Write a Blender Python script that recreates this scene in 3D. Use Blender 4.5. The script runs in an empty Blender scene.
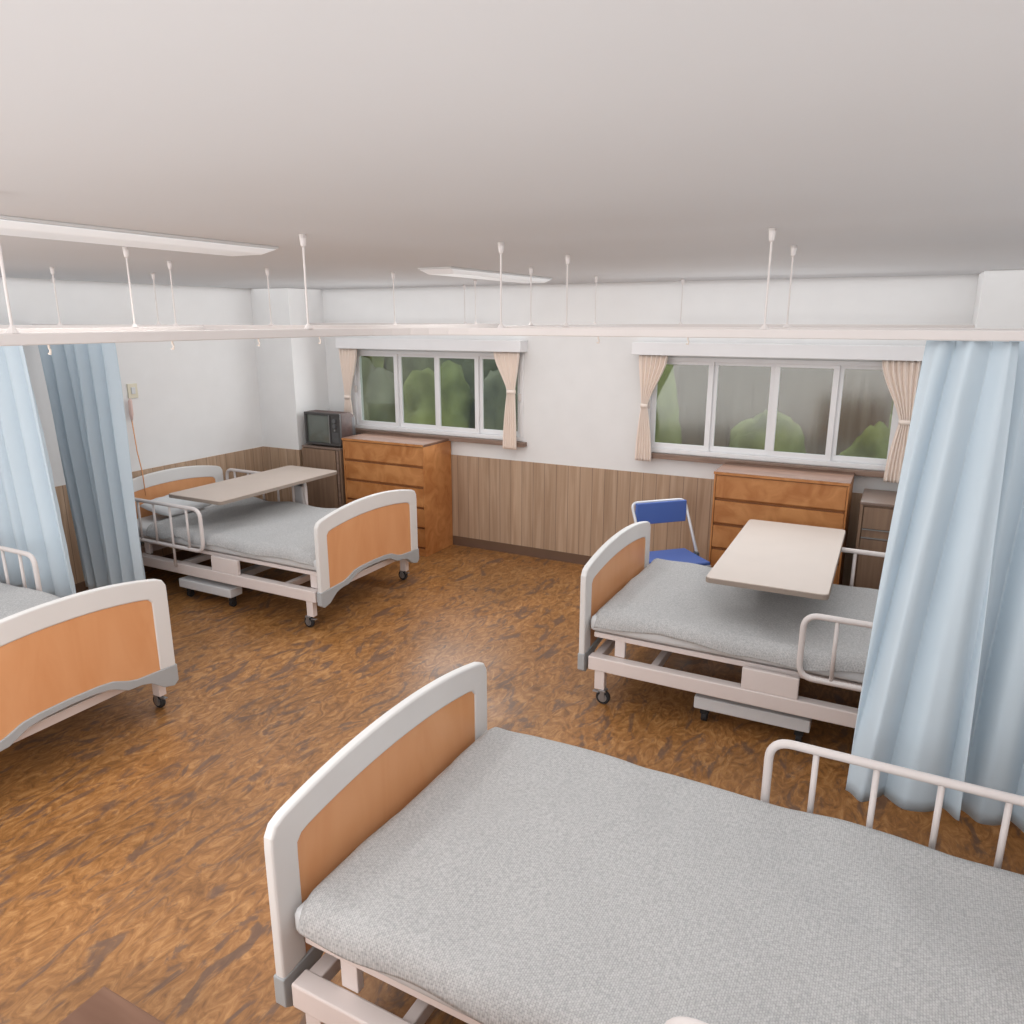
import bpy, bmesh, math, random
from mathutils import Vector, noise
random.seed(4)
S = bpy.context.scene
COL = S.collection
PI = math.pi

# ---------------------------------------------------------------- camera
cd = bpy.data.cameras.new('camera'); cam = bpy.data.objects.new('camera', cd); COL.objects.link(cam)
cd.sensor_width = 36; cd.lens = 36 * 750 / 1024; cd.clip_start = .02
cam.location = (0, 0, 2.15)
cam.rotation_euler = (PI/2 - math.atan(192.5/750), 0, math.radians(27.5))
S.camera = cam
# ---------------------------------------------------------------- light
S.view_settings.view_transform = 'Standard'; S.view_settings.look = 'None'
S.view_settings.gamma = 1; S.view_settings.use_curve_mapping = False
S.view_settings.exposure = 0.38
W = bpy.data.worlds.new('world'); S.world = W; W.use_nodes = True
W.node_tree.nodes['Background'].inputs[0].default_value = (.86, .93, 1, 1)
W.node_tree.nodes['Background'].inputs[1].default_value = 1.0

def area(name, loc, rot, sx, sy, power, col=(1, 1, 1), spread=180):
    l = bpy.data.lights.new(name, 'AREA'); l.shape = 'RECTANGLE'; l.size = sx; l.size_y = sy
    l.energy = power; l.color = col; l.spread = math.radians(spread)
    o = bpy.data.objects.new(name, l); COL.objects.link(o); o.location = loc; o.rotation_euler = rot
    return o
# the two ceiling fluorescents (light leaves their diffusers)
area('lamp_light', (-2.46, 1.97, 2.37), (0, 0, 0), .16, 1.1, 5, (1, .98, .96))
area('lamp_light', (-2.46, 4.49, 2.37), (0, 0, 0), .16, 1.1, 5, (1, .98, .96))
# daylight through the two back windows
area('daylight_fill', (-3.98, 5.88, 1.46), (-PI/2, 0, 0), 1.7, .66, 10, (.95, .98, 1))
area('daylight_fill', (-.94, 5.88, 1.46), (-PI/2, 0, 0), 1.7, .66, 10, (.95, .98, 1))
# unseen broad fill added behind the camera; the front wall has no windows
area('daylight_fill', (-2.46, -.24, 1.4), (PI/2, 0, 0), 6.0, 1.9, 56, (1, .99, .98))
# room-wide soft fill added just under the ceiling, not from any fixture
area('ceiling_fill', (-2.46, 2.87, 2.435), (0, 0, 0), 6.54, 6.28, 66, (1, 1, 1))

# ---------------------------------------------------------------- materials
def lin(c): return tuple(((v/255)/12.92 if v/255 <= .04045 else ((v/255+.055)/1.055)**2.4) for v in c) + (1,)
def mat(name, c, rough=.6, spec=.4, metal=0, var=0, vscale=6, bump=0, bscale=200):
    m = bpy.data.materials.new(name); m.use_nodes = True; nt = m.node_tree; N = nt.nodes; L = nt.links
    b = N['Principled BSDF']; b.inputs['Base Color'].default_value = lin(c)
    b.inputs['Roughness'].default_value = rough; b.inputs['Metallic'].default_value = metal
    b.inputs['Specular IOR Level'].default_value = spec
    tc = N.new('ShaderNodeTexCoord')
    n = N.new('ShaderNodeTexNoise'); n.inputs['Scale'].default_value = vscale; n.inputs['Detail'].default_value = 4
    L.new(tc.outputs['Object'], n.inputs['Vector'])
    r = N.new('ShaderNodeValToRGB'); k = max(var, .015)
    cl = lin(c)
    r.color_ramp.elements[0].position = .3; r.color_ramp.elements[1].position = .7
    r.color_ramp.elements[0].color = tuple(v*(1-k) for v in cl[:3]) + (1,)
    r.color_ramp.elements[1].color = tuple(min(1, v*(1+k)) for v in cl[:3]) + (1,)
    L.new(n.outputs['Fac'], r.inputs['Fac']); L.new(r.outputs['Color'], b.inputs['Base Color'])
    if bump:
        n2 = N.new('ShaderNodeTexNoise'); n2.inputs['Scale'].default_value = bscale; n2.inputs['Detail'].default_value = 2
        L.new(tc.outputs['Object'], n2.inputs['Vector'])
        bp = N.new('ShaderNodeBump'); bp.inputs['Strength'].default_value = bump; bp.inputs['Distance'].default_value = .01
        L.new(n2.outputs['Fac'], bp.inputs['Height']); L.new(bp.outputs['Normal'], b.inputs['Normal'])
    return m

def wood(name, c1, c2, stretch=(1, 1, .08), scale=14, rough=.5, dist=1.5, planks=0, c3=None):
    m = bpy.data.materials.new(name); m.use_nodes = True; nt = m.node_tree; N = nt.nodes; L = nt.links
    b = N['Principled BSDF']; b.inputs['Roughness'].default_value = rough; b.inputs['Specular IOR Level'].default_value = .35
    tc = N.new('ShaderNodeTexCoord'); mp = N.new('ShaderNodeMapping'); mp.inputs['Scale'].default_value = stretch
    L.new(tc.outputs['Object'], mp.inputs['Vector'])
    n = N.new('ShaderNodeTexNoise'); n.inputs['Scale'].default_value = scale; n.inputs['Detail'].default_value = 6
    n.inputs['Distortion'].default_value = dist
    L.new(mp.outputs['Vector'], n.inputs['Vector'])
    r = N.new('ShaderNodeValToRGB'); r.color_ramp.elements[0].position = .32; r.color_ramp.elements[1].position = .68
    r.color_ramp.elements[0].color = lin(c1); r.color_ramp.elements[1].color = lin(c2)
    L.new(n.outputs['Fac'], r.inputs['Fac'])
    out = r.outputs['Color']
    if planks:      # vertical plank joints, every `planks` metres along x+y
        sx = N.new('ShaderNodeSeparateXYZ'); L.new(tc.outputs['Object'], sx.inputs[0])
        ad = N.new('ShaderNodeMath'); ad.operation = 'ADD'; L.new(sx.outputs[0], ad.inputs[0]); L.new(sx.outputs[1], ad.inputs[1])
        dv = N.new('ShaderNodeMath'); dv.operation = 'DIVIDE'; L.new(ad.outputs[0], dv.inputs[0]); dv.inputs[1].default_value = planks
        fr = N.new('ShaderNodeMath'); fr.operation = 'FRACT'; L.new(dv.outputs[0], fr.inputs[0])
        lt = N.new('ShaderNodeMath'); lt.operation = 'LESS_THAN'; L.new(fr.outputs[0], lt.inputs[0]); lt.inputs[1].default_value = .045
        fl = N.new('ShaderNodeMath'); fl.operation = 'FLOOR'; L.new(dv.outputs[0], fl.inputs[0])
        wn = N.new('ShaderNodeTexWhiteNoise'); wn.noise_dimensions = '1D'; L.new(fl.outputs[0], wn.inputs['W'])
        mr = N.new('ShaderNodeMapRange'); mr.inputs[3].default_value = .93; mr.inputs[4].default_value = 1.06
        L.new(wn.outputs['Value'], mr.inputs[0])
        mv = N.new('ShaderNodeVectorMath'); mv.operation = 'SCALE'; L.new(out, mv.inputs[0]); L.new(mr.outputs[0], mv.inputs['Scale'])
        mx = N.new('ShaderNodeMix'); mx.data_type = 'RGBA'; L.new(lt.outputs[0], mx.inputs[0])
        L.new(mv.outputs[0], mx.inputs[6]); mx.inputs[7].default_value = lin(c3 or c1); out = mx.outputs[2]
    L.new(out, b.inputs['Base Color'])
    return m

def floor_mat():
    m = bpy.data.materials.new('floor_vinyl'); m.use_nodes = True; nt = m.node_tree; N = nt.nodes; L = nt.links
    b = N['Principled BSDF']; b.inputs['Specular IOR Level'].default_value = .5
    tc = N.new('ShaderNodeTexCoord')
    def nz(scale, st, dist=0., det=5, rgh=.55):
        mp = N.new('ShaderNodeMapping'); mp.inputs['Scale'].default_value = st; L.new(tc.outputs['Object'], mp.inputs['Vector'])
        n = N.new('ShaderNodeTexNoise'); n.inputs['Scale'].default_value = scale; n.inputs['Detail'].default_value = det
        n.inputs['Distortion'].default_value = dist; n.inputs['Roughness'].default_value = rgh
        L.new(mp.outputs['Vector'], n.inputs['Vector']); return n.outputs['Fac']
    def ramp(f, stops):
        r = N.new('ShaderNodeValToRGB'); e = r.color_ramp.elements
        while len(e) < len(stops): e.new(.5)
        for i, (p, c) in enumerate(stops): e[i].position = p; e[i].color = c
        L.new(f, r.inputs['Fac']); return r.outputs['Color']
    base = ramp(nz(14, (1, .5, 1), 2.3, 8, .65), [(.3, lin((112, 76, 42))), (.5, lin((152, 106, 60))), (.7, lin((184, 138, 88)))])
    dark = ramp(nz(8.5, (1, .38, 1), 1.6, 7, .62), [(.53, (0, 0, 0, 1)), (.62, (1, 1, 1, 1))])
    big = ramp(nz(1.3, (1, .8, 1), .5, 3), [(.35, (.82, .82, .82, 1)), (.65, (1.12, 1.12, 1.12, 1))])
    mx = N.new('ShaderNodeMix'); mx.data_type = 'RGBA'; L.new(base, mx.inputs[6]); mx.inputs[7].default_value = lin((96, 76, 66))
    mm = N.new('ShaderNodeMath'); mm.operation = 'MULTIPLY'; L.new(dark, mm.inputs[0]); mm.inputs[1].default_value = .75
    L.new(mm.outputs[0], mx.inputs[0])
    mu = N.new('ShaderNodeMix'); mu.data_type = 'RGBA'; mu.blend_type = 'MULTIPLY'; mu.inputs[0].default_value = 1
    L.new(mx.outputs[2], mu.inputs[6]); L.new(big, mu.inputs[7]); L.new(mu.outputs[2], b.inputs['Base Color'])
    rr = N.new('ShaderNodeMapRange'); L.new(nz(2.2, (1, 1, 1), 0, 2), rr.inputs[0])
    rr.inputs[1].default_value = .35; rr.inputs[2].default_value = .65; rr.inputs[3].default_value = .3; rr.inputs[4].default_value = .44
    L.new(rr.outputs[0], b.inputs['Roughness'])
    return m

def weave_mat(name, c1, c2, pitch=.011):
    m = bpy.data.materials.new(name); m.use_nodes = True; nt = m.node_tree; N = nt.nodes; L = nt.links
    b = N['Principled BSDF']; b.inputs['Roughness'].default_value = .95; b.inputs['Specular IOR Level'].default_value = .1
    tc = N.new('ShaderNodeTexCoord')
    br = N.new('ShaderNodeTexBrick'); br.offset = .5; br.inputs['Scale'].default_value = 1 / pitch * .78
    br.inputs['Brick Width'].default_value = .6; br.inputs['Row Height'].default_value = .45
    br.inputs['Mortar Size'].default_value = .09; br.inputs['Mortar Smooth'].default_value = 1
    br.inputs['Color1'].default_value = (1, 1, 1, 1); br.inputs['Color2'].default_value = (.6, .6, .6, 1); br.inputs['Mortar'].default_value = (0, 0, 0, 1)
    mp = N.new('ShaderNodeMapping'); mp.inputs['Rotation'].default_value = (0, 0, PI/2)
    L.new(tc.outputs['Object'], mp.inputs['Vector']); L.new(mp.outputs['Vector'], br.inputs['Vector'])
    n = N.new('ShaderNodeTexNoise'); n.inputs['Scale'].default_value = 120; n.inputs['Detail'].default_value = 3
    L.new(tc.outputs['Object'], n.inputs['Vector'])
    a = N.new('ShaderNodeMath'); a.operation = 'MULTIPLY_ADD'; L.new(br.outputs['Color'], a.inputs[0]); a.inputs[1].default_value = .42
    L.new(n.outputs['Fac'], a.inputs[2])
    r = N.new('ShaderNodeValToRGB'); r.color_ramp.elements[0].position = .45; r.color_ramp.elements[1].position = .98
    r.color_ramp.elements[0].color = lin(c1); r.color_ramp.elements[1].color = lin(c2)
    L.new(a.outputs[0], r.inputs['Fac']); L.new(r.outputs['Color'], b.inputs['Base Color'])
    bp = N.new('ShaderNodeBump'); bp.inputs['Strength'].default_value = .5; bp.inputs['Distance'].default_value = .004
    L.new(a.outputs[0], bp.inputs['Height']); L.new(bp.outputs['Normal'], b.inputs['Normal'])
    return m

def glass_mat():
    m = bpy.data.materials.new('window_glass'); m.use_nodes = True; nt = m.node_tree; N = nt.nodes; L = nt.links
    N.remove(N['Principled BSDF'])
    t = N.new('ShaderNodeBsdfTransparent'); t.inputs[0].default_value = (.9, .93, .9, 1)
    g = N.new('ShaderNodeBsdfGlossy'); g.inputs['Roughness'].default_value = .12
    lw = N.new('ShaderNodeLayerWeight'); lw.inputs[0].default_value = .35
    ma = N.new('ShaderNodeMath'); ma.operation = 'MULTIPLY_ADD'; L.new(lw.outputs['Fresnel'], ma.inputs[0]); ma.inputs[1].default_value = .3; ma.inputs[2].default_value = .06
    mx = N.new('ShaderNodeMixShader'); L.new(ma.outputs[0], mx.inputs[0]); L.new(t.outputs[0], mx.inputs[1]); L.new(g.outputs[0], mx.inputs[2])
    L.new(mx.outputs[0], N['Material Output'].inputs[0]); return m

def glow(name, c, k):
    m = mat(name, c, .4); b = m.node_tree.nodes['Principled BSDF']
    b.inputs['Emission Color'].default_value = lin(c); b.inputs['Emission Strength'].default_value = k; return m

M = dict(
    wall=mat('wall_paint', (232, 232, 232), .8, .2, var=.01),
    ceil=mat('ceiling_paint', (215, 216, 218), .9, .2, var=.02, vscale=.8),
    floor=floor_mat(),
    wains=wood('wainscot_planks', (166, 138, 113), (190, 164, 140), (1, 1, .05), 26, .6, .6, planks=.115, c3=(130, 108, 92)),
    dark_wood=mat('baseboard_wood', (108, 84, 68), .6, var=.06),
    sill=wood('sill_wood', (122, 100, 88), (150, 126, 112), (.1, 1, 1), 20, .5),
    white=mat('white_enamel', (216, 209, 207), .42, .4),
    beam=mat('beam_enamel', (226, 216, 213), .45, .4),
    board=mat('bed_board_white', (221, 220, 219), .5, .35),
    trimgrey=mat('grey_trim', (168, 172, 175), .55, .3),
    peach=wood('peach_laminate', (214, 152, 104), (222, 164, 118), (1, 1, .3), 5, .38, 1.2),
    matt=mat('mattress_cover', (206, 208, 210), .9, .1, bump=.1),
    blanket=weave_mat('blanket_weave', (160, 161, 162), (196, 196, 196)),
    pillow=mat('pillow_cover', (212, 214, 216), .9, .1, bump=.1, bscale=60),
    curtain=mat('curtain_blue', (197, 211, 221), .85, .15, bump=.05, bscale=400),
    beige=mat('curtain_beige', (247, 234, 224), .85, .1, bump=.06, bscale=300),
    rail=mat('rail_white', (212, 206, 204), .4, .4),
    frame=mat('sash_white', (235, 235, 237), .4, .4),
    steel=mat('castor_steel', (150, 150, 152), .35, .5, .7),
    rubber=mat('rubber', (42, 42, 44), .7),
    tabletop=mat('table_laminate', (194, 180, 170), .5, .35),
    tabedge=mat('table_edge', (146, 134, 124), .6),
    tabbase=mat('table_base', (215, 217, 220), .45, .4),
    dresser=wood('dresser_wood', (172, 110, 60), (200, 140, 86), (1, 1, 1), 7, .42, 1.0),
    dressertop=wood('dresser_top', (104, 76, 62), (124, 94, 78), (.3, 1, 1), 12, .62, 1.0),
    groove=mat('drawer_groove', (134, 88, 54), .7),
    cab=wood('cabinet_laminate', (126, 102, 84), (144, 119, 99), (1, 1, .06), 30, .5, .4),
    cabtop=mat('cabinet_top', (126, 108, 98), .3, .5),
    tvbody=mat('tv_plastic', (72, 70, 70), .45), tvwood=wood('tv_veneer', (62, 44, 40), (80, 58, 53), (.2, 1, 1), 18, .45),
    screen=mat('tv_screen', (98, 104, 98), .12, .7),
    silver=mat('tv_silver', (150, 150, 150), .4, .5, .4),
    blue=mat('blue_vinyl', (80, 108, 178), .5, .35, bump=.04),
    chrome=mat('chair_pipe', (212, 214, 218), .3, .5, .3),
    lamp=glow('lamp_diffuser', (236, 238, 240), .12),
    lampbody=mat('lamp_body', (222, 224, 226), .5),
    glass=glass_mat(),
    cord=mat('orange_cord', (232, 170, 124), .6), plate=mat('plate_ivory', (222, 216, 196), .5),
    pink=mat('handset_pink', (226, 196, 188), .5), grey=mat('dark_grey', (96, 98, 100), .5),
    hook=mat('glider_ivory', (225, 214, 204), .5),
    leafA=mat('hedge_green', (124, 128, 84), .9, .1, var=.5, vscale=2.2), leafB=mat('shrub_olive', (118, 118, 96), .9, .1, var=.45, vscale=1.8),
    grass=mat('grass', (136, 142, 100), .95, .05, var=.25, vscale=1.5), shed=wood('shed_boards', (108, 92, 84), (132, 116, 106), (1, 1, .1), 6, .9),
    roof=mat('shed_roof', (120, 112, 112), .8), trunk=mat('bark', (96, 80, 66), .9, var=.2),
)

M['dressertop'].node_tree.nodes['Principled BSDF'].inputs['Specular IOR Level'].default_value = .12

# ---------------------------------------------------------------- helpers
def fin(name, bm, m, parent=None, smooth=False, bevel=0, seg=2, solid=0, sub=0):
    bmesh.ops.recalc_face_normals(bm, faces=bm.faces)
    me = bpy.data.meshes.new(name); bm.to_mesh(me); bm.free()
    for p in me.polygons: p.use_smooth = smooth
    me.materials.append(M[m] if isinstance(m, str) else m)
    o = bpy.data.objects.new(name, me); COL.objects.link(o)
    if parent: o.parent = parent
    if solid:
        s = o.modifiers.new('s', 'SOLIDIFY'); s.thickness = solid; s.offset = 0
    if bevel:
        b = o.modifiers.new('b', 'BEVEL'); b.width = bevel; b.segments = seg; b.limit_method = 'ANGLE'; b.angle_limit = math.radians(40)
        b.harden_normals = False
    if sub:
        s = o.modifiers.new('u', 'SUBSURF'); s.levels = s.render_levels = sub
    return o
def box(bm, x0, x1, y0, y1, z0, z1):
    v = [bm.verts.new((x, y, z)) for z in (z0, z1) for y in (y0, y1) for x in (x0, x1)]
    for f in ((0, 1, 3, 2), (4, 6, 7, 5), (0, 4, 5, 1), (2, 3, 7, 6), (0, 2, 6, 4), (1, 5, 7, 3)):
        bm.faces.new([v[i] for i in f])
def bx(*boxes):
    bm = bmesh.new()
    for b in boxes: box(bm, *b)
    return bm
def tube(bm, pts, r, seg=10, cap=True, radii=None):
    pts = [Vector(p) for p in pts]; rings = []; up = None
    for i, p in enumerate(pts):
        d = (pts[min(i+1, len(pts)-1)] - pts[max(i-1, 0)]).normalized()
        if up is None:
            up = Vector((0, 0, 1)) if abs(d.z) < .9 else Vector((1, 0, 0))
        a = (up - d * up.dot(d)).normalized(); up = a; b = d.cross(a)
        rr = radii[i] if radii else r
        rings.append([bm.verts.new(p + (a*math.cos(t) + b*math.sin(t)) * rr) for t in [2*PI*k/seg for k in range(seg)]])
    for A, B in zip(rings, rings[1:]):
        for k in range(seg): bm.faces.new((A[k], A[(k+1) % seg], B[(k+1) % seg], B[k]))
    if cap:
        bm.faces.new(rings[0][::-1]); bm.faces.new(rings[-1])
def tb(*a, **k):
    bm = bmesh.new(); tube(bm, *a, **k); return bm
def fillet(pts, r, n=6, closed=False):
    pts = [Vector(p) for p in pts]; out = []; N = len(pts)
    for i, p in enumerate(pts):
        if not closed and i in (0, N-1): out.append(p); continue
        a = pts[(i-1) % N]; c = pts[(i+1) % N]
        u = (a-p).normalized(); v = (c-p).normalized(); rr = min(r, (a-p).length*.49, (c-p).length*.49)
        ang = u.angle(v)
        if ang > 3.1: out.append(p); continue
        s, e = p + u*rr, p + v*rr
        for k in range(n+1):
            t = k/n; out.append((1-t)**2*s + 2*t*(1-t)*p + t*t*e)
    return out
def strip(A, B, x0, x1):
    """solid between two (y,z) polylines of equal count, from x0 to x1"""
    bm = bmesh.new(); n = len(A)
    V = [[bm.verts.new((x, p[0], p[1])) for p in P] for x in (x0, x1) for P in (A, B)]
    a0, b0, a1, b1 = V
    for i in range(n-1):
        bm.faces.new((a0[i], a0[i+1], b0[i+1], b0[i])); bm.faces.new((a1[i], b1[i], b1[i+1], a1[i+1]))
        bm.faces.new((a0[i], a1[i], a1[i+1], a0[i+1])); bm.faces.new((b0[i], b0[i+1], b1[i+1], b1[i]))
    for i in (0, n-1): bm.faces.new((a0[i], b0[i], b1[i], a1[i]))
    return bm
def resample(P, n):
    P = [Vector((p[0], p[1])) for p in P]; L = [0]
    for a, b in zip(P, P[1:]): L.append(L[-1] + (b-a).length)
    out = []
    for k in range(n):
        t = L[-1]*k/(n-1); i = 0
        while i < len(L)-2 and L[i+1] < t: i += 1
        f = (t-L[i]) / max(1e-9, L[i+1]-L[i]); out.append(P[i].lerp(P[i+1], min(1, f)))
    return out
def empty(name, loc, rz=0, label=None, cat=None, group=None):
    o = bpy.data.objects.new(name, None); COL.objects.link(o); o.location = loc; o.rotation_euler = (0, 0, rz); o.empty_display_size = .1
    return tag(o, label, cat, group)
def tag(o, label=None, cat=None, group=None, kind=None):
    if label: o['label'] = label
    if cat: o['category'] = cat
    if group: o['group'] = group
    if kind: o['kind'] = kind
    return o
def struct(name, bm, m, **k): return tag(fin(name, bm, m, **k), kind='structure')
def copy_tree(o, parent=None):
    c = o.copy(); COL.objects.link(c); c.parent = parent
    for ch in [q for q in bpy.data.objects if q.parent == o]: copy_tree(ch, c)
    return c

# ---------------------------------------------------------------- room shell
XL, XR, YB, YF, H = -5.76, .84, 6.04, -.3, 2.44
struct('floor', bx((XL-.15, XR+.15, YF-.15, YB+.15, -.1, 0)), 'floor')
struct('ceiling', bx((XL-.15, XR+.15, YF-.15, YB+.15, H, H+.1)), 'ceil')
struct('wall_left', bx((XL-.15, XL, YF-.15, YB+.15, 0, H)), 'wall')
struct('wall_right', bx((XR, XR+.15, YF-.15, YB+.15, 0, H)), 'wall')
struct('wall_front', bx((XL, XR, YF-.15, YF, 0, H)), 'wall')
WX = [(-4.95, -3.03), (-1.89, .01)]; WZ = (1.08, 1.86)
struct('wall_back', bx((XL, XR, YB, YB+.15, 0, WZ[0]), (XL, XR, YB, YB+.15, WZ[1], H), (XL, WX[0][0], YB, YB+.15, *WZ),
                       (WX[0][1], WX[1][0], YB, YB+.15, *WZ), (WX[1][1], XR, YB, YB+.15, *WZ)), 'wall')
struct('pillar_left', bx((XL, -5.28, 5.56, YB, 0, H)), 'wall')
struct('pillar_right', bx((.34, XR, 5.56, YB, 0, H)), 'wall')
WH = .895
struct('trim_1', bx((-5.28, .34, YB-.012, YB, .09, WH)), 'wains')
struct('trim_2', bx((XL, XL+.012, YF, 5.548, .09, WH)), 'wains')
struct('trim_3', bx((XL, -5.268, 5.548, 5.56, .09, WH), (-5.28, -5.268, 5.56, YB-.012, .09, WH)), 'wains')
struct('trim_4', bx((XR-.012, XR, YF, 5.548, .09, WH)), 'wains')
struct('trim_5', bx((.328, XR, 5.548, 5.56, .09, WH), (.328, .34, 5.56, YB-.012, .09, WH)), 'wains')
struct('baseboard_back', bx((-5.26, .32, YB-.018, YB, 0, .09)), 'dark_wood')
struct('baseboard_left', bx((XL, XL+.018, YF, 5.54, 0, .09), (XL, -5.262, 5.542, 5.56, 0, .09)), 'dark_wood')
struct('baseboard_right', bx((XR-.018, XR, YF, 5.54, 0, .09)), 'dark_wood')

def window(n, x0, x1, mull, latch):
    w = tag(empty(f'window_{n}', ((x0+x1)/2, YB, WZ[0])), kind='structure')
    cx = (x0+x1)/2; X0, X1 = x0-cx, x1-cx; h = WZ[1]-WZ[0]; f = .035
    fin('window_frame', bx((X0, X1, -.01, .09, 0, f), (X0, X1, -.01, .09, h-f, h), (X0, X0+f, -.01, .09, f, h-f), (X1-f, X1, -.01, .09, f, h-f)), 'frame', w, bevel=.004)
    edges = [X0+f] + [m-cx for m in mull] + [X1-f]
    for i in range(4):
        a, b = edges[i] - (.006 if i else 0), edges[i+1] + (.006 if i < 3 else 0)
        yy = .012 if i in (0, 2) else .036; s = .042
        q = fin('sash', bx((a, b, yy, yy+.022, f, f+s), (a, b, yy, yy+.022, h-f-s*.6, h-f), (a, a+s, yy, yy+.022, f+s, h-f-s*.6), (b-s, b, yy, yy+.022, f+s, h-f-s*.6)), 'frame', w, bevel=.003)
        fin('pane', bx((a+s-.004, b-s+.004, yy+.009, yy+.013, f+s-.004, h-f-s*.6+.004)), 'glass', q)
    for lx in latch:
        fin('latch', bx((lx-cx-.012, lx-cx+.012, -.03, -.008, .36, .43)), 'white', w, bevel=.005)
    return w
window(1, *WX[0], (-4.415, -3.96, -3.505), (-4.9, -3.055))
window(2, *WX[1], (-1.365, -.895, -.45), (-1.865,))
struct('trim_6', bx((-4.98, -2.99, 5.975, YB, 1.035, 1.075)), 'sill', bevel=.004)
struct('trim_7', bx((-1.94, .05, 5.975, YB, 1.035, 1.075)), 'sill', bevel=.004)

# curtain boxes over the windows
def valance(x0, x1, label):
    o = fin('curtain_box', bx((x0, x1, 5.90, 5.918, 1.875, 1.975), (x0, x1, 5.918, YB, 1.96, 1.975), (x0, x0+.015, 5.918, YB, 1.875, 1.96), (x1-.015, x1, 5.918, YB, 1.875, 1.96)), 'frame', bevel=.004)
    tag(o, label, 'curtain box')
valance(-5.03, -2.99, 'white curtain box along the top of the left window above the television')
valance(-1.99, .11, 'white curtain box along the top of the right window above the blue chair')

# ---------------------------------------------------------------- outside
struct('ground', bx((-30, 25, 6.4, 45, -.5, -.4)), 'grass')
def blob(name, loc, sc, m, seed, label, cat, trunk=False):
    bm = bmesh.new(); bmesh.ops.create_icosphere(bm, subdivisions=4, radius=1)
    for v in bm.verts:
        n = noise.noise(v.co*1.7 + Vector((seed*7.3, 0, 0)))*.35 + noise.noise(v.co*5 + Vector((0, seed*3.1, 0)))*.14
        v.co = Vector((v.co.x*sc[0], v.co.y*sc[1], v.co.z*sc[2])) * (1+n)
    r = empty(name, loc, 0, label, cat, 'greenery outside the windows')
    fin('foliage', bm, m, r, smooth=True)
    fin('trunk', tb([(0, 0, -loc[2]-.4), (0, 0, -sc[2]*.3)], .07, 8), 'trunk', r)
blob('shrub', (-7.6, 9.6, .5), (.6, .6, .95), 'leafB', 1, 'olive shrub seen through the leftmost pane of the left window', 'shrub')
blob('shrub', (-6.1, 9.3, .5), (.55, .6, 1.0), 'leafA', 2, 'green shrub seen through the second pane of the left window', 'shrub')
blob('shrub', (-4.95, 9.6, .45), (.5, .55, 1.1), 'leafB', 3, 'olive shrub seen through the third pane of the left window', 'shrub')
blob('shrub', (-3.75, 9.1, .5), (.5, .5, 1.0), 'leafA', 4, 'green shrub seen through the pane beside the right curtain of the left window', 'shrub')
blob('shrub', (-2.6, 8.5, .5), (.36, .4, 1.1), 'leafA', 5, 'narrow green shrub seen at the left edge of the right window', 'shrub')
blob('shrub', (-1.6, 10.6, .2), (.5, .5, .75), 'leafA', 7, 'low green shrub before the brown shed outside the right window', 'shrub')
blob('shrub', (-.3, 10.2, .0), (.4, .5, .8), 'leafA', 8, 'low green shrub seen through the rightmost pane', 'shrub')
for i, (x, y, s) in enumerate([(-14, 15, 2.0), (-9.6, 16, 2.0), (-5.4, 18.5, 2.0), (1.6, 17, 1.9), (6, 16, 1.9)]):
    blob('tree', (x, y, 1.9), (s, s*.8, s), ('leafA', 'leafB')[i % 2], 20+i,
         ('tree farthest left outside the left window', 'tree behind the shrubs seen through the middle of the left window', 'tree behind the shrubs at the right of the left window',
          'tree to the right of the brown shed outside', 'tree farthest right outside the right window')[i], 'tree')
hd = bmesh.new(); bmesh.ops.create_cube(hd, size=1); bmesh.ops.subdivide_edges(hd, edges=hd.edges[:], cuts=40, use_grid_fill=True)
for v in hd.verts:
    v.co = Vector((v.co.x*60, v.co.y*1.6, v.co.z*4.6)); v.co += Vector((0, 1, .5))*noise.noise(v.co*.55)*.9
hd = fin('tall_hedge', hd, 'leafA', smooth=True); hd.location = (-4, 24, 1.7)
tag(hd, 'tall green hedge closing the garden far behind both windows', 'hedge')
sh = empty('shed', (-1.9, 13.2, -.4), .15, 'brown wooden shed with grey roof outside the right window', 'shed')
fin('shed_wall', bx((-1.6, 1.6, -1, 1, 0, 2.3)), 'shed', sh)
bm = bmesh.new()
V = [bm.verts.new(p) for p in ((-1.8, -1.3, 2.2), (1.8, -1.3, 2.2), (-1.8, 1.3, 2.2), (1.8, 1.3, 2.2), (-1.8, 0, 3.1), (1.8, 0, 3.1))]
for f in ((0, 1, 5, 4), (2, 4, 5, 3), (0, 4, 2), (1, 3, 5), (0, 2, 3, 1)): bm.faces.new([V[i] for i in f])
fin('shed_roof', bm, 'roof', sh)

# ---------------------------------------------------------------- ceiling lamps
def lamp(y0, label):
    r = empty('ceiling_lamp', (-2.47, y0+.69, H), 0, label, 'ceiling lamp', 'ceiling lamps')
    def frus(w0, l0, z0, w1, l1, z1):
        bm = bmesh.new(); a = [bm.verts.new((x*w0, y*l0, z0)) for x, y in ((-1, -1), (1, -1), (1, 1), (-1, 1))]
        b = [bm.verts.new((x*w1, y*l1, z1)) for x, y in ((-1, -1), (1, -1), (1, 1), (-1, 1))]
        bm.faces.new(a); bm.faces.new(b[::-1])
        for k in range(4): bm.faces.new((a[k], a[(k+1) % 4], b[(k+1) % 4], b[k]))
        return bm
    fin('lamp_body', frus(.115, .69, 0, .112, .687, -.010), 'lampbody', r, bevel=.003)
    fin('diffuser', frus(.111, .686, -.0105, .088, .62, -.035), 'lamp', r, bevel=.006)
lamp(1.07, 'long white ceiling lamp at the left, nearest the camera')
lamp(3.78, 'long white ceiling lamp farther away, in front of the back wall')

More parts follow.
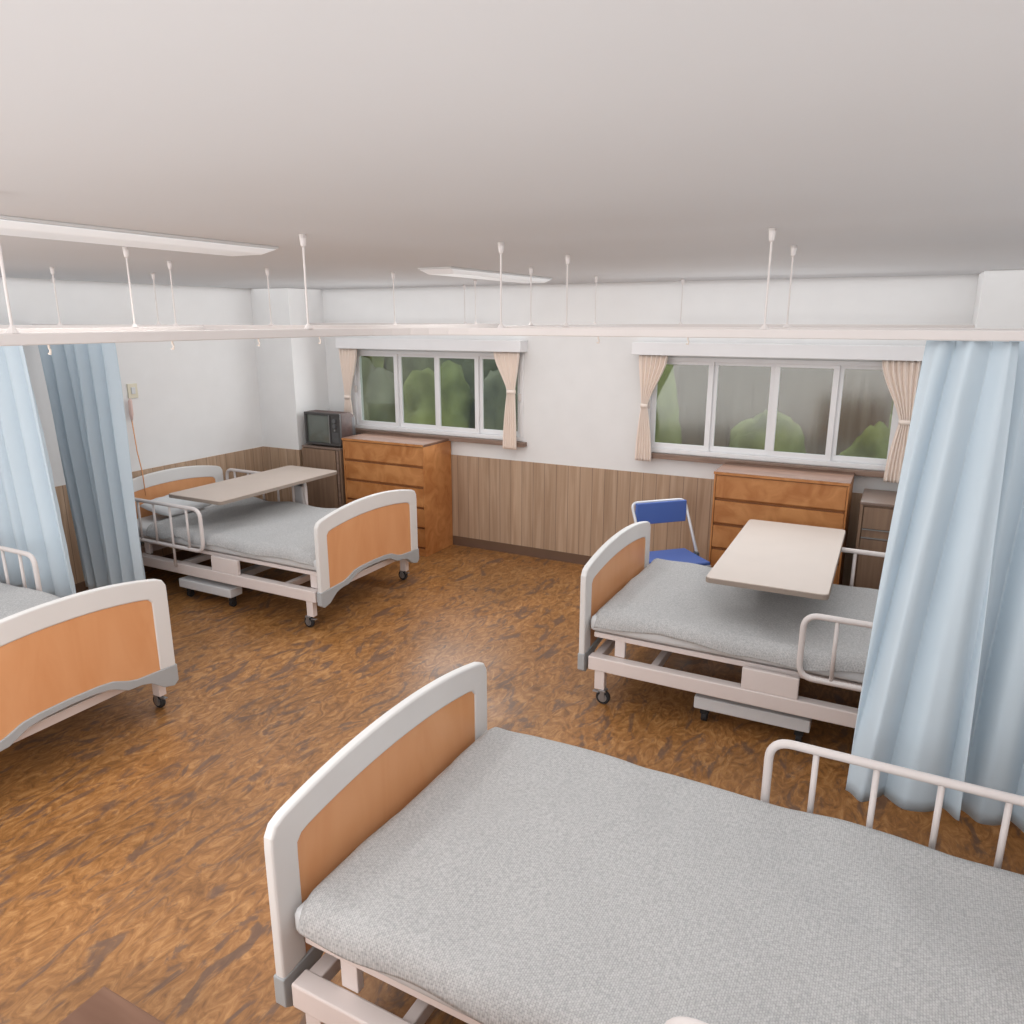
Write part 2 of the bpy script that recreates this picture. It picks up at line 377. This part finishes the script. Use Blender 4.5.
# ---------------------------------------------------------------- curtain rails
RZ0, RZ1 = 2.088, 2.118
def rail(pts, rods, hooks, label, cornerR=.55):
    P = fillet([(x, y, 0) for x, y in pts], cornerR, 10)
    o = P[0]; r = empty('curtain_rail', (o.x, o.y, RZ0), 0, label, 'curtain rail', 'curtain rails')
    bm = bmesh.new(); w = .016; rings = []
    for i, p in enumerate(P):
        d = (P[min(i+1, len(P)-1)] - P[max(i-1, 0)]).normalized(); n = Vector((-d.y, d.x, 0)); q = p - o
        rings.append([bm.verts.new(q + n*s*w + Vector((0, 0, z))) for s, z in ((-1, 0), (1, 0), (1, RZ1-RZ0), (-1, RZ1-RZ0))])
    for A, B in zip(rings, rings[1:]):
        for k in range(4): bm.faces.new((A[k], A[(k+1) % 4], B[(k+1) % 4], B[k]))
    bm.faces.new(rings[0][::-1]); bm.faces.new(rings[-1])
    fin('track', bm, 'rail', r, bevel=.003)
    for x, y in rods:
        dx, dy = x-o.x, y-o.y
        top = H - RZ0
        fin('hanger_rod', tb([(dx, dy, .03), (dx, dy, .04), (dx, dy, .048), (dx, dy, top-.043), (dx, dy, top-.038), (dx, dy, top)], .005, 10,
                             radii=[.017, .009, .0036, .0036, .0085, .0128]), 'rail', r, smooth=False)
    for x, y in hooks:
        dx, dy = x-o.x, y-o.y
        fin('glider', tb([(dx, dy, 0), (dx, dy, -.008), (dx+.004, dy, -.014), (dx+.002, dy, -.024), (dx-.005, dy, -.022)], .0028, 6), 'hook', r)
rail([(XL, 3.43), (-2.95, 3.43), (-2.95, 5.83), (-5.28, 5.83)],
     [(-5.45, 3.43), (-4.4, 3.43), (-3.405, 3.43), (-2.955, 4.05), (-2.985, 5.13), (-3.5, 5.83)], [], 'white ceiling curtain rail around the far left bed')
rail([(XR, 3.38), (-1.98, 3.38), (-1.98, 5.74), (.34, 5.74)],
     [(-.47, 3.38), (-1.465, 3.375), (-1.975, 4.03), (-1.98, 5.06), (-1.56, 5.74)], [], 'white ceiling curtain rail around the far right bed beside the blue chair')
rail([(XL, 2.77), (-2.94, 2.77), (-2.94, YF)], [(-4.4, 2.77), (-3.42, 2.77), (-2.935, 2.17), (-2.94, 1.08)], [],
     'white ceiling curtain rail around the near left bed')
rail([(XR, 2.72), (-1.95, 2.72), (-1.95, YF)], [(-.45, 2.72), (-1.465, 2.72), (-1.945, 2.14), (-1.95, 1.107)],
     [(-1.05, 2.72), (-.71, 2.72), (-1.95, 1.19), (-1.95, 1.56), (-1.95, 1.9), (-1.94, 2.19)], 'white ceiling curtain rail around the nearest bed')

# ---------------------------------------------------------------- blue curtains
def curtain(y, xt, xb, zb, n, amp, shift, label, seed, ztop=2.086, nu=220, nv=34, drift=0):
    bm = bmesh.new(); G = []
    for j in range(nv+1):
        t = j/nv; z = ztop + (zb-ztop)*t; row = []
        for i in range(nu+1):
            u = i/nu; x = xt[0] + (xt[1]-xt[0])*u; b = xb[0] + (xb[1]-xb[0])*u; x = x + (b-x)*t**.8
            ph = 2*PI*(n*u + shift*t**.75*(1-u*.6)) + 1.1*noise.noise(Vector((u*2.3, t*.5, seed)))
            a = amp*min(1, .35 + min(u, 1-u)*7)*(.55 + .45*min(1, t*2.2 + .1)) * (.75 + .5*noise.noise(Vector((u*4+seed, .4*t, 3))))
            f = 1.25 - 2.3*abs(math.sin(ph/2))**.9; f2 = math.sin(ph*2+1)*.08
            yy = y + a*(f+f2) + .3*a*math.sin(ph*.37+seed) + drift*t
            xx = x + a*.22*math.sin(ph)
            zz = z
            row.append(bm.verts.new((xx, yy, zz)))
        G.append(row)
    for a, b in zip(G, G[1:]):
        for i in range(nu): bm.faces.new((a[i], a[i+1], b[i+1], b[i]))
    ox = (xt[0]+xt[1])/2
    bmesh.ops.translate(bm, verts=bm.verts, vec=(-ox, -y, 0))
    o = fin('privacy_curtain', bm, 'curtain', smooth=True, solid=.004); o.location = (ox, y, 0)
    tag(o, label, 'curtain', 'blue privacy curtains')
curtain(2.74, (.04, .285), (-.03, .335), .455, 2.8, .042, 1.2, 'pale blue privacy curtain with its free edge over the far right bed', 1.7)
curtain(2.85, (.27, .80), (.33, .80), .41, 3.7, .045, .9, 'pale blue privacy curtain at the right edge, behind a dark fold', 5.2, ztop=2.086)
curtain(2.77, (-5.70, -4.80), (-5.72, -4.655), .34, 5.6, .045, -.7, 'pale blue privacy curtain at the far left edge, behind the near left bed', 3.1)
curtain(3.40, (-5.74, -4.85), (-5.45, -4.775), .15, 6.0, .07, -.5, 'pale blue privacy curtain between the two left beds, farther back', 8.4, drift=-.05)

# ---------------------------------------------------------------- beige window curtains
def tieback(topx, tie, botx, zt, label, seed, n=6.0):
    """topx, tie, botx = (x0,x1) ; tie = (x0,x1,z)"""
    z0, z1 = 1.873, 1.015; bm = bmesh.new(); G = []; nu, nv = 90, 44; y = 5.945
    for j in range(nv+1):
        t = j/nv; z = z0 + (z1-z0)*t
        if z > tie[2]:
            s = (z0-z)/(z0-tie[2]); e = s*s*(3-2*s)*.55 + .45*s**1.4
            a, b = topx[0]+(tie[0]-topx[0])*e, topx[1]+(tie[1]-topx[1])*e
        else:
            s = (tie[2]-z)/(tie[2]-z1); e = 1-(1-s)**1.8
            a, b = tie[0]+(botx[0]-tie[0])*e, tie[1]+(botx[1]-tie[1])*e
        row = []
        for i in range(nu+1):
            u = i/nu; ph = 2*PI*n*u + 1.2*noise.noise(Vector((u*3, 0, seed)))
            w = b-a; am = .007 + .018*min(1, w/.24)
            row.append(bm.verts.new((a + w*u + am*.25*math.sin(2*ph), y + am*math.sin(ph), z)))
        G.append(row)
    for a, b in zip(G, G[1:]):
        for i in range(nu): bm.faces.new((a[i], a[i+1], b[i+1], b[i]))
    ox = (topx[0]+topx[1])/2
    r = empty('window_curtain', (ox, y, 1.03), 0, label, 'curtain', 'beige tied back window curtains')
    bmesh.ops.translate(bm, verts=bm.verts, vec=(-ox, -y, -1.03))
    fin('drape', bm, 'beige', r, smooth=True, solid=.003)
    c, w = (tie[0]+tie[1])/2-ox, (tie[1]-tie[0])/2+.004
    bm = bmesh.new(); rings = []
    for k in range(20):
        t = 2*PI*k/20; rings.append([bm.verts.new((c+w*math.cos(t), .021*math.sin(t), tie[2]-1.03+dz)) for dz in (-.016, .016)])
    for k in range(20): A, B = rings[k], rings[(k+1) % 20]; bm.faces.new((A[0], B[0], B[1], A[1]))
    fin('tieband', bm, 'beige', r, smooth=True, solid=.004)
tieback((-5.03, -4.80), (-4.985, -4.915, 1.40), (-5.02, -4.88), 0, 'beige tied curtain at the left end of the left window, behind the television', 1)
tieback((-3.28, -3.02), (-3.145, -3.065, 1.53), (-3.19, -3.05), 0, 'beige tied curtain at the right end of the left window', 2)
tieback((-1.94, -1.70), (-1.905, -1.855, 1.47), (-1.94, -1.80), 0, 'beige tied curtain at the left end of the right window', 3)
tieback((-.17, .07), (-.015, .06, 1.45), (-.07, .085), 0, 'beige tied curtain at the right end of the right window, beside the blue curtain', 4)

# ---------------------------------------------------------------- hospital beds
def castor(parent, x, y, zt=.085, r=.042, side=1):
    c = fin('castor', bx((x-.014, x+.014, y-.022, y-.017, .03, zt), (x-.014, x+.014, y+.017, y+.022, .03, zt), (x-.02, x+.02, y-.024, y+.024, zt-.006, zt+.006)), 'steel', parent, bevel=.002)
    fin('wheel', tb([(x, y-.014, r), (x, y-.008, r), (x, y+.008, r), (x, y+.014, r)], r, 24, radii=[r*.86, r, r, r*.86]), 'rubber', c, smooth=False)
    fin('hub', tb([(x, y-.0162, r), (x, y+.0162, r)], r*.62, 16), 'steel', c)
    fin('brake_pedal', bx((x-.05*side-.012, x-.05*side+.03, y-.012, y+.012, zt-.02, zt-.012)), 'steel', c, bevel=.002)
    return c
def make_bed():
    """local: x=0 outer face of the footboard, +x to the head, y -0.6..0.6"""
    r = empty('hospital_bed', (0, 0, 0))
    n = 61
    def arc(hw, zc, zp, zb, rr):
        top = [(-hw + 2*hw*k/24, zc + (zp-zc)*(1-abs(2*k/24-1)**2.1)) for k in range(25)]
        # rounded corners
        P = [Vector((-hw, zb, 0)), Vector((-hw, zc-rr, 0))]
        a = Vector((-hw, zc, 0)); b = Vector((top[1][0], top[1][1], 0))
        for k in range(9):
            t = k/8; P.append((1-t)**2*P[1] + 2*t*(1-t)*a + t*t*b) if k else None
        P += [Vector((p[0], p[1], 0)) for p in top[2:-2]]
        Q = [Vector((-p.x, p.y, 0)) for p in P[:10]][::-1]
        return [(p.x, p.y) for p in P + Q]
    OUT = arc(.598, .793, .866, .285, .055); INN = arc(.5, .708, .753, .295, .03)
    tt = [(-.6, .292), (-.48, .298), (-.36, .305), (-.31, .318), (-.23, .352), (-.15, .362), (0, .366)]; tt = tt + [(-a, b) for a, b in tt[:-1][::-1]]
    bt = [(-.6, .195), (-.575, .172), (-.51, .19), (-.44, .245), (-.38, .262), (-.3, .268), (-.21, .315), (-.13, .328), (0, .332)]; bt = bt + [(-a, b) for a, b in bt[:-1][::-1]]
    def board(name, x0):
        T = .036
        b = fin(name, strip(resample(OUT, n), resample(INN, n), x0, x0+T), 'board', r, bevel=.009, seg=3)
        ti = resample(INN[1:-1], n)
        pb = [(-.503 + 1.006*k/(n-1), 0) for k in range(n)]
        def yat(C, y):
            for p, q in zip(C, C[1:]):
                if p[0] <= y <= q[0]: return p[1] + (q[1]-p[1])*(y-p[0])/max(1e-9, q[0]-p[0])
            return C[-1][1]
        # panel
        top = [(y, 0) for y, _ in pb]
        itop = []
        for y, _ in pb:
            yy = min(.499, max(-.499, y)); zz = max(q[1] for q in INN if abs(q[0]-yy) < .03)
            # interpolate along the arc
            for p, q in zip(INN, INN[1:]):
                if p[0] < q[0] and p[0] <= yy <= q[0]: zz = p[1] + (q[1]-p[1])*(yy-p[0])/(q[0]-p[0]); break
            itop.append((y, zz+.006))
        fin('board_panel', strip(itop, [(y, yat(tt, y)-.01) for y, _ in pb], x0+.006, x0+T-.006), 'peach', b)
        fin('board_trim', strip([(y, yat(tt, y)) for y in [-.603+1.206*k/80 for k in range(81)]],
                                [(y, yat(bt, y)) for y in [-.603+1.206*k/80 for k in range(81)]], x0-.003, x0+T+.003), 'trimgrey', b, bevel=.004)
    board('footboard', 0); board('headboard', 2.228)
    for s in (-1, 1):
        fin('lower_beam', bx((.06, 2.205, s*.565-.032, s*.565+.032, .205, .288)), 'beam', r, bevel=.006)
        fin('deck_rail', bx((.07, 2.2, s*.522-.016, s*.522+.016, .385, .415)), 'beam', r, bevel=.004)
        for x in (.225, 2.0):
            fin('strut', bx((x-.03, x+.03, s*.518-.014, s*.518+.014, .288, .385)), 'beam', r, bevel=.003)
        fin('side_plate', bx((.91, 1.19, s*.578-.014, s*.578+.014, .288, .405)), 'beam', r, bevel=.005)
        for x in (.128, 2.12):
            fin('leg', bx((x-.03, x+.03, s*.566-.022, s*.566+.022, .088, .205)), 'beam', r, bevel=.004)
            castor(r, x+.022*(1 if x < 1 else -1), s*.574)
    fin('cross_beam', bx((.07, .12, -.55, .55, .235, .285)), 'beam', r, bevel=.004)
    fin('cross_beam', bx((2.15, 2.2, -.55, .55, .205, .275)), 'beam', r, bevel=.004)
    fin('cross_beam', bx((.4, .44, -.55, .55, .22, .27)), 'beam', r, bevel=.004)
    fin('cross_beam', bx((1.5, 1.54, -.55, .55, .22, .27)), 'beam', r, bevel=.004)
    fin('bed_deck', bx((.06, 2.2, -.505, .505, .405, .425)), 'trimgrey', r, bevel=.004)
    # side rails: origin at their foot-end lower corner so each bed can slide them
    for s in (-1, 1):
        L = .98; y = s*.615
        g = fin('side_rail', tb(fillet([(.0, 0, 0), (0, 0, .33), (L, 0, .33), (L, 0, 0), (0, 0, 0)][0:5], .07, 8)[0:], .0125, 12, cap=False), 'white', r, smooth=True)
        # closed loop with rounded corners
        bm = bmesh.new(); P = fillet([(0, 0, 0), (0, 0, .33), (L, 0, .33), (L, 0, 0)], .075, 8, closed=True); P = P + [P[0]]
        tube(bm, P, .0152, 12, cap=False); g.data = (lambda me: (bm.to_mesh(me), bm.free(), me.materials.append(M['white']), [setattr(p, 'use_smooth', True) for p in me.polygons], me)[-1])(bpy.data.meshes.new('side_rail'))
        g.location = (1.1, y, .455)
        for k, x in enumerate((.15, .335, .52, .70, .875)):
            low = 0 if k not in (1, 4) else -.17
            fin('rail_bar', tb([(x, 0, low), (x, 0, .325)], .0102, 10), 'white', g, smooth=True)
    return r
bed0 = make_bed()
BEDS = [  # x foot, y centre, rz, rail offset, label
    (-3.47, 4.37, PI, 1.09, 'white and peach hospital bed at the far left, its castors in full view', 'far left hospital bed', 1.13, 1.22),
    (-1.497, 4.30, 0, 1.16, 'white and peach hospital bed at the far right, partly behind the blue curtain', 'far right hospital bed', 1.185, 1.185),
    (-1.437, 1.865, -.009, 1.15, 'white and peach hospital bed nearest the camera, filling the lower right', 'nearest hospital bed', 1.155, 1.155),
    (-3.43, 1.94, PI, 1.09, 'white and peach hospital bed cut off by the left edge, nearest the left wall curtains', 'hospital bed cut off by the left edge', 1.23, 1.23)]
beds = []
for i, (x, y, rz, off, lab, _, rn, rf) in enumerate(BEDS):
    b = bed0 if i == 0 else copy_tree(bed0)
    b.location = (x, y, 0); b.rotation_euler = (0, 0, rz); tag(b, lab, 'hospital bed', 'hospital beds')
    for g in [q for q in bpy.data.objects if q.parent == b and q.name.startswith('side_rail')]:
        g.location.x = (rn if (g.location.y < 0) == (rz < 1) else rf); g.location.z = (.436, .430, .412, .408)[i] + (.028 if i == 2 and g.location.y < 0 else 0)
    for g in [q for q in bpy.data.objects if q.parent == b and q.name.startswith(('side_plate', 'strut'))]: g.location.x = -.10 if rz > 1 else 0
    beds.append(b)

def rounded_slab(x0, x1, y0, y1, z0, z1, r=.05, seg=5):
    bm = bmesh.new(); box(bm, x0, x1, y0, y1, z0, z1)
    bmesh.ops.bevel(bm, geom=bm.edges[:], offset=r, segments=seg, affect='EDGES', profile=.6)
    return bm
def make_mattress():
    return fin('mattress', rounded_slab(.05, 2.2, -.565, .565, .427, .516, .035, 4), 'matt', smooth=True)
m0 = make_mattress()
def make_blanket(L, seed):
    bm = bmesh.new(); G = []; nx, ny = 150, 90; hw = .585
    for i in range(nx+1):
        u = i/nx; x = .066 + L*u; row = []
        for j in range(ny+1):
            v = 2*j/ny-1; sg = math.copysign(1, v)
            hem = .030*noise.noise(Vector((x*3.0, sg*5+seed, 0))) + .012*noise.noise(Vector((x*8, sg*3+seed, 2)))
            s = abs(v)*(.640 + 1.1*hem)      # arc length from the centre line
            flat = .50
            if s <= flat: y, z = s, .556
            else:
                a = (s-flat)/.165; ang = min(1, a*1.35)*PI/2
                y = flat + .074*math.sin(ang) + .012*a; z = .556 - .075*(1-math.cos(ang)) - max(0, a-.74)*.075
                y += .022*noise.noise(Vector((x*4, sg*9+seed, 1)))*a
            yy = sg*y + sg*.02*noise.noise(Vector((x*3.6, sg*7+seed, 6)))*min(1, abs(v)*1.2)
            z += .020*noise.noise(Vector((x*3.4, yy*2.6, seed))) + .006*noise.noise(Vector((x*7, yy*6, seed+4)))
            # edges drop at foot and head
            e = min(u*L, (1-u)*L); d = max(0, 1-e/.05); z -= .03*d*d; yy *= 1-.055*d*d
            row.append(bm.verts.new((x + .03*max(0, noise.noise(Vector((yy*4, seed, 9))))*d, yy, z)))
        G.append(row)
    for a, b in zip(G, G[1:]):
        for j in range(ny): bm.faces.new((a[j], a[j+1], b[j+1], b[j]))
    o = fin('blanket', bm, 'blanket', smooth=True)
    s = o.modifiers.new('s', 'SOLIDIFY'); s.thickness = .022; s.offset = -1
    return o
LEN = [1.80, 1.98, 2.0, 1.98]
for i, (x, y, rz, off, lab, nm, *_) in enumerate(BEDS):
    m = m0 if i == 0 else m0.copy()
    if i: COL.objects.link(m)
    m.location = (x, y, 0); m.rotation_euler = (0, 0, rz)
    tag(m, 'pale grey mattress on the ' + nm, 'mattress', 'mattresses')
    b = make_blanket(LEN[i], 3.7*i+1); b.location = (x, y, 0); b.rotation_euler = (0, 0, rz)
    tag(b, 'grey woven blanket on the ' + nm, 'blanket', 'blankets')
# pillow on the far left bed
bm = bmesh.new(); bmesh.ops.create_grid(bm, x_segments=24, y_segments=30, size=1)
top = bmesh.new()
nx, ny = 26, 34; GT, GB = [], []
for i in range(nx+1):
    a, b2 = [], []
    for j in range(ny+1):
        u, v = 2*i/nx-1, 2*j/ny-1
        h = (max(0, 1-u**4)*max(0, 1-v**4))**.5
        cx, cy = u*.18*(1-.06*v*v), v*.27*(1-.05*u*u)
        w = .006*noise.noise(Vector((u*3, v*4, 1)))
        a.append(top.verts.new((cx, cy, .055*h + w))); b2.append(a[-1] if h == 0 else top.verts.new((cx, cy, -.035*h)))
    GT.append(a); GB.append(b2)
for G, fl in ((GT, 0), (GB, 1)):
    for i in range(nx):
        for j in range(ny):
            q = [G[i][j], G[i+1][j], G[i+1][j+1], G[i][j+1]]
            top.faces.new(q[::-1] if fl else q)
bm.free()
p = fin('pillow', top, 'pillow', smooth=True); p.location = (-5.46, 4.25, .605); p.rotation_euler = (0, math.radians(9), math.radians(4))
tag(p, 'white pillow at the head of the far left bed', 'pillow')

# ---------------------------------------------------------------- overbed tables
def make_table():
    r = empty('overbed_table', (0, 0, 0))
    def plate(x0, x1, y0, y1, z0, z1, rr):
        P = fillet([(x0, y0, 0), (x1, y0, 0), (x1, y1, 0), (x0, y1, 0)], rr, 6, closed=True)
        bm = bmesh.new(); a = [bm.verts.new((p.x, p.y, z0)) for p in P]; b = [bm.verts.new((p.x, p.y, z1)) for p in P]
        bm.faces.new(a[::-1]); bm.faces.new(b)
        for k in range(len(P)): bm.faces.new((a[k], a[(k+1) % len(P)], b[(k+1) % len(P)], b[k]))
        return bm
    t = fin('tabletop', plate(-.295, .295, 0, 1.365, .797, .802, .035), 'tabletop', r, bevel=.0015)
    fin('edge_band', plate(-.298, .298, -.003, 1.368, .772, .797, .037), 'tabedge', t, bevel=.002)
    fin('column', bx((-.06, .06, 1.18, 1.26, .155, .66)), 'tabbase', r, bevel=.012)
    fin('inner_column', bx((-.04, .04, 1.195, 1.245, .66, .76)), 'grey', r, bevel=.005)
    fin('support_arm', bx((-.05, .05, .35, 1.30, .755, .772)), 'grey', r, bevel=.003)
    for y in (-.08, 1.18):
        b = fin('base_bar', bx((-.285, .285, y-.06, y+.06, .092, .162)), 'tabbase', r, bevel=.007)
        for x in (-.235, .235):
            fin('castor', tb([(x-.014, y, .027), (x+.014, y, .027)], .027, 16), 'rubber', b)
            fin('castor_fork', bx((x-.022, x+.022, y-.02, y+.02, .045, .092)), 'rubber', b, bevel=.004)
    fin('base_beam', bx((-.04, .04, -.02, 1.12, .098, .152)), 'tabbase', r, bevel=.005)
    return r
t0 = make_table(); t0.location = (-4.87, 3.91, 0)
tag(t0, 'cream overbed table standing across the far left bed', 'overbed table', 'overbed tables')
for q in [q for q in bpy.data.objects if q.parent == t0 and q.name.startswith('base_')]: q.location.x = .0
t1 = copy_tree(t0); t1.location = (-.537, 3.892, 0); t1.rotation_euler = (0, 0, math.radians(.8)); t1.scale = (1.045, 1, 1)
tag(t1, 'cream overbed table standing across the far right bed', 'overbed table', 'overbed tables')

t0.location = (-4.845, 3.91, 0)
for q in [q for q in bpy.data.objects if q.parent == t0 and q.name.startswith('base_')]: q.location.x = .185
for q in [q for q in bpy.data.objects if q.parent == t0 and 'column' in q.name]: q.location.x = -.05
# ---------------------------------------------------------------- dressers
def make_dresser():
    r = empty('dresser', (0, 0, 0)); w, d, h = .925, .468, 1.058     # origin front-left-bottom, +y to the back
    fin('carcass', bx((0, .013, 0, d, 0, h-.022), (w-.013, w, 0, d, 0, h-.022), (.013, w-.013, .012, d, 0, .07), (.013, w-.013, .03, d, .07, h-.022)), 'dresser', r, bevel=.002)
    fin('dresser_top', bx((-.004, w+.004, -.006, d, h-.022, h)), 'dressertop', r, bevel=.003)
    fin('front_edge', bx((-.003, w+.003, -.008, -.006, h-.021, h-.002)), 'dresser', r)
    z = h-.028
    for k in range(5):
        hh = .188
        b = bmesh.new(); P = [(0, z), (-.006+.006, z-hh+.03), (.014, z-hh+.006)]
        x0, x1 = .016, w-.016
        prof = [(.004, z), (.004, z-hh+.022), (.020, z-hh+.008), (.028, z-hh+.008), (.028, z)]
        A = [b.verts.new((x0, y, zz)) for y, zz in prof]; B = [b.verts.new((x1, y, zz)) for y, zz in prof]
        b.faces.new(A); b.faces.new(B[::-1])
        for q in range(5): b.faces.new((A[q], B[q], B[(q+1) % 5], A[(q+1) % 5]))
        dr = fin('drawer', b, 'dresser', r)
        fin('finger_groove', bx((x0, x1, .016, .029, z-hh-.001, z-hh+.008)), 'groove', dr)
        z -= hh+.004
    return r
d0 = make_dresser(); d0.location = (-4.715, 5.552, 0)
tag(d0, 'tall orange-brown wooden dresser beside the television, under the left window', 'dresser', 'wooden dressers')
d1 = copy_tree(d0); d1.location = (-1.192, 5.55, 0)
tag(d1, 'tall orange-brown wooden dresser between the blue chair and the brown cabinet', 'dresser', 'wooden dressers')
d2 = copy_tree(d0); d2.location = (-.16, .59, 0); d2.rotation_euler = (0, 0, PI)
bpy.data.objects.remove([q for q in bpy.data.objects if q.parent == d2 and q.name.startswith('front_edge')][0])
tag(d2, 'brown wooden dresser showing only its top corner at the bottom edge', 'dresser', 'wooden dressers')

# ---------------------------------------------------------------- brown cabinets
def make_cabinet(w, strips):
    r = empty('bedside_cabinet', (0, 0, 0)); d, h = .46, .95
    fin('carcass', bx((0, .02, 0, d, 0, h-.02), (w-.02, w, 0, d, 0, h-.02), (.02, w-.02, .02, d, 0, h-.02)), 'cab', r, bevel=.003)
    fin('cabinet_top', bx((-.003, w+.003, -.004, d, h-.02, h)), 'cabtop', r, bevel=.004)
    if strips:
        fin('drawer', bx((.025, w-.025, .003, .022, .765, h-.035)), 'cab', r, bevel=.002)
        s = fin('shelf_front', bx((.025, w-.025, .012, .022, .70, .755)), 'cab', r)
        fin('metal_edge', bx((.025, w-.025, .0, .012, .755, .762)), 'silver', s)
        fin('metal_edge', bx((.025, w-.025, .0, .012, .695, .702)), 'silver', s)
        fin('door', bx((.025, w-.025, .003, .022, .03, .69)), 'cab', r, bevel=.002)
    else:
        fin('door', bx((.008, w-.055, -.016, -.001, .03, .925)), 'cab', r, bevel=.002)
        fin('stile', bx((w-.045, w-.022, -.012, -.001, .03, .925)), 'sill', r, bevel=.002)
    return r
c0 = make_cabinet(.48, False); c0.location = (-5.225, 5.55, 0); c0.rotation_euler = (0, 0, 0)
tag(c0, 'brown laminate cabinet carrying the television in the left corner', 'cabinet')
c1 = make_cabinet(.42, True); c1.location = (-.185, 5.50, 0)
tag(c1, 'brown laminate cabinet partly behind the blue curtain at the right', 'cabinet')

# ---------------------------------------------------------------- television
tv = empty('television', (-4.982, 5.745, .951), 0, 'old boxy television with wood grain side, standing on the corner cabinet', 'television')
w, h, dpt = .222, .315, .34
bm = bmesh.new()
prof = [(-.14, 0), (-.14, h), (.0, h), (.05, h-.03), (.06, .02), (.06, 0)]
A = [bm.verts.new((-w, y, z+.012)) for y, z in prof]; B = [bm.verts.new((w, y, z+.012)) for y, z in prof]
bm.faces.new(A); bm.faces.new(B[::-1])
for k in range(len(prof)): bm.faces.new((A[k], B[k], B[(k+1) % len(prof)], A[(k+1) % len(prof)]))
fin('tv_case', bm, 'tvwood', tv, bevel=.004)
fin('back_cover', bx((-w+.01, w+.001, .01, .068, .02, h-.03)), 'tvbody', tv, bevel=.01)
fin('front_bezel', bx((-w, w, -.165, -.14, .012, .034), (-w, w, -.165, -.14, h-.012, h+.012), (-w, -w+.022, -.165, -.14, .034, h-.012), (.09, .102, -.165, -.14, .034, h-.012), (w-.012, w, -.165, -.14, .034, h-.012)), 'tvbody', tv, bevel=.004)
bm = bmesh.new(); G = []
for i in range(13):
    G.append([bm.verts.new((-w+.022+.29*i/12, -.146-.012*(1-((i-6)/6)**2)*(1-((j-5)/5)**2)-.0, .034+.269*j/10)) for j in range(11)])
for a, b in zip(G, G[1:]):
    for j in range(10): bm.faces.new((a[j], a[j+1], b[j+1], b[j]))
fin('screen', bm, 'screen', tv, smooth=True)
cp = fin('control_panel', bx((.102, w-.012, -.156, -.14, .034, h-.012)), 'tvbody', tv, bevel=.002)
fin('panel_edge', bx((.086, .091, -.168, -.164, .03, h-.005)), 'silver', tv)
for z in (.255, .205): fin('dial', tb([(.155, -.156, z), (.155, -.176, z)], .02, 18), 'grey', cp)
fin('control_knob', tb([(.155, -.156, .165), (.155, -.168, .165)], .009, 12), 'silver', cp)
fin('speaker_grille', bx(*[(.118, .194, -.159, -.155, .05+k*.012, .056+k*.012) for k in range(8)]), 'grey', cp)
for sx in (-.17, .17): fin('foot', bx((sx-.02, sx+.02, -.12, .12, 0, .014)), 'rubber', tv)

# ---------------------------------------------------------------- folding chair
ch = empty('folding_chair', (-1.415, 5.295, 0), math.radians(45), 'blue folding chair with white pipe frame in front of the wooden wainscot', 'chair')
# local: -y = front, +y = back (towards the wall), x = width
hw = .225
def backpipe(s):   # from the top of the backrest down and forward to the front foot
    return [(s*hw, .235, .80), (s*hw, .12, .42), (s*hw, -.02, .02)]
P = fillet([(-hw, -.245, .012), (-hw, .235, .805), (hw, .235, .805), (hw, -.245, .012)], .05, 6)
fin('back_frame', tb([tuple(p) for p in P], .0115, 12), 'chrome', ch, smooth=True)
P = fillet([(-hw+.03, .22, .012), (-hw+.03, -.14, .40), (hw-.03, -.14, .40), (hw-.03, .22, .012)], .04, 6)
fin('leg_frame', tb([tuple(p) for p in P], .010, 12), 'chrome', ch, smooth=True)
fin('backrest', rounded_slab(-hw+.012, hw-.012, .175, .2, .645, .812, .009, 3), 'blue', ch)
seat = fin('seat', rounded_slab(-.208, .208, -.21, .165, .41, .435, .01, 3), 'blue', ch)
fin('seat_rim', bx((-.212, .212, -.216, .168, .398, .411)), 'chrome', ch, bevel=.004)
for s in (-1, 1):
    fin('hinge', bx((s*hw-.018, s*hw+.004, -.02, .03, .385, .45)), 'grey', ch, bevel=.004)
    fin('foot_cap', tb([(s*hw, -.247, 0), (s*hw, -.23, .03)], .014, 10), 'rubber', ch)
    fin('foot_cap', tb([(s*(hw-.03), .222, 0), (s*(hw-.03), .215, .03)], .013, 10), 'rubber', ch)

# ---------------------------------------------------------------- nurse call unit on the left wall
nc = empty('nurse_call', (XL, 4.16, 1.57), 0, 'small wall plate with pink handset and orange cord on the left wall', 'call button')
fin('wall_plate', bx((0, .012, -.045, .045, -.06, .06)), 'plate', nc, bevel=.003)
fin('socket', bx((.012, .02, -.018, .018, -.025, .03)), 'tabbase', nc, bevel=.003)
fin('handset', tb([(.03, -.05, -.06), (.03, -.052, -.08), (.03, -.056, -.19), (.03, -.058, -.24)], .016, 10, radii=[.008, .016, .017, .008]), 'pink', nc, smooth=True)
fin('cord', tb([(.03, -.058, -.24), (.05, -.06, -.5), (.085, -.06, -.68), (.09, -.06, -.88)], .0045, 8), 'cord', nc, smooth=True)
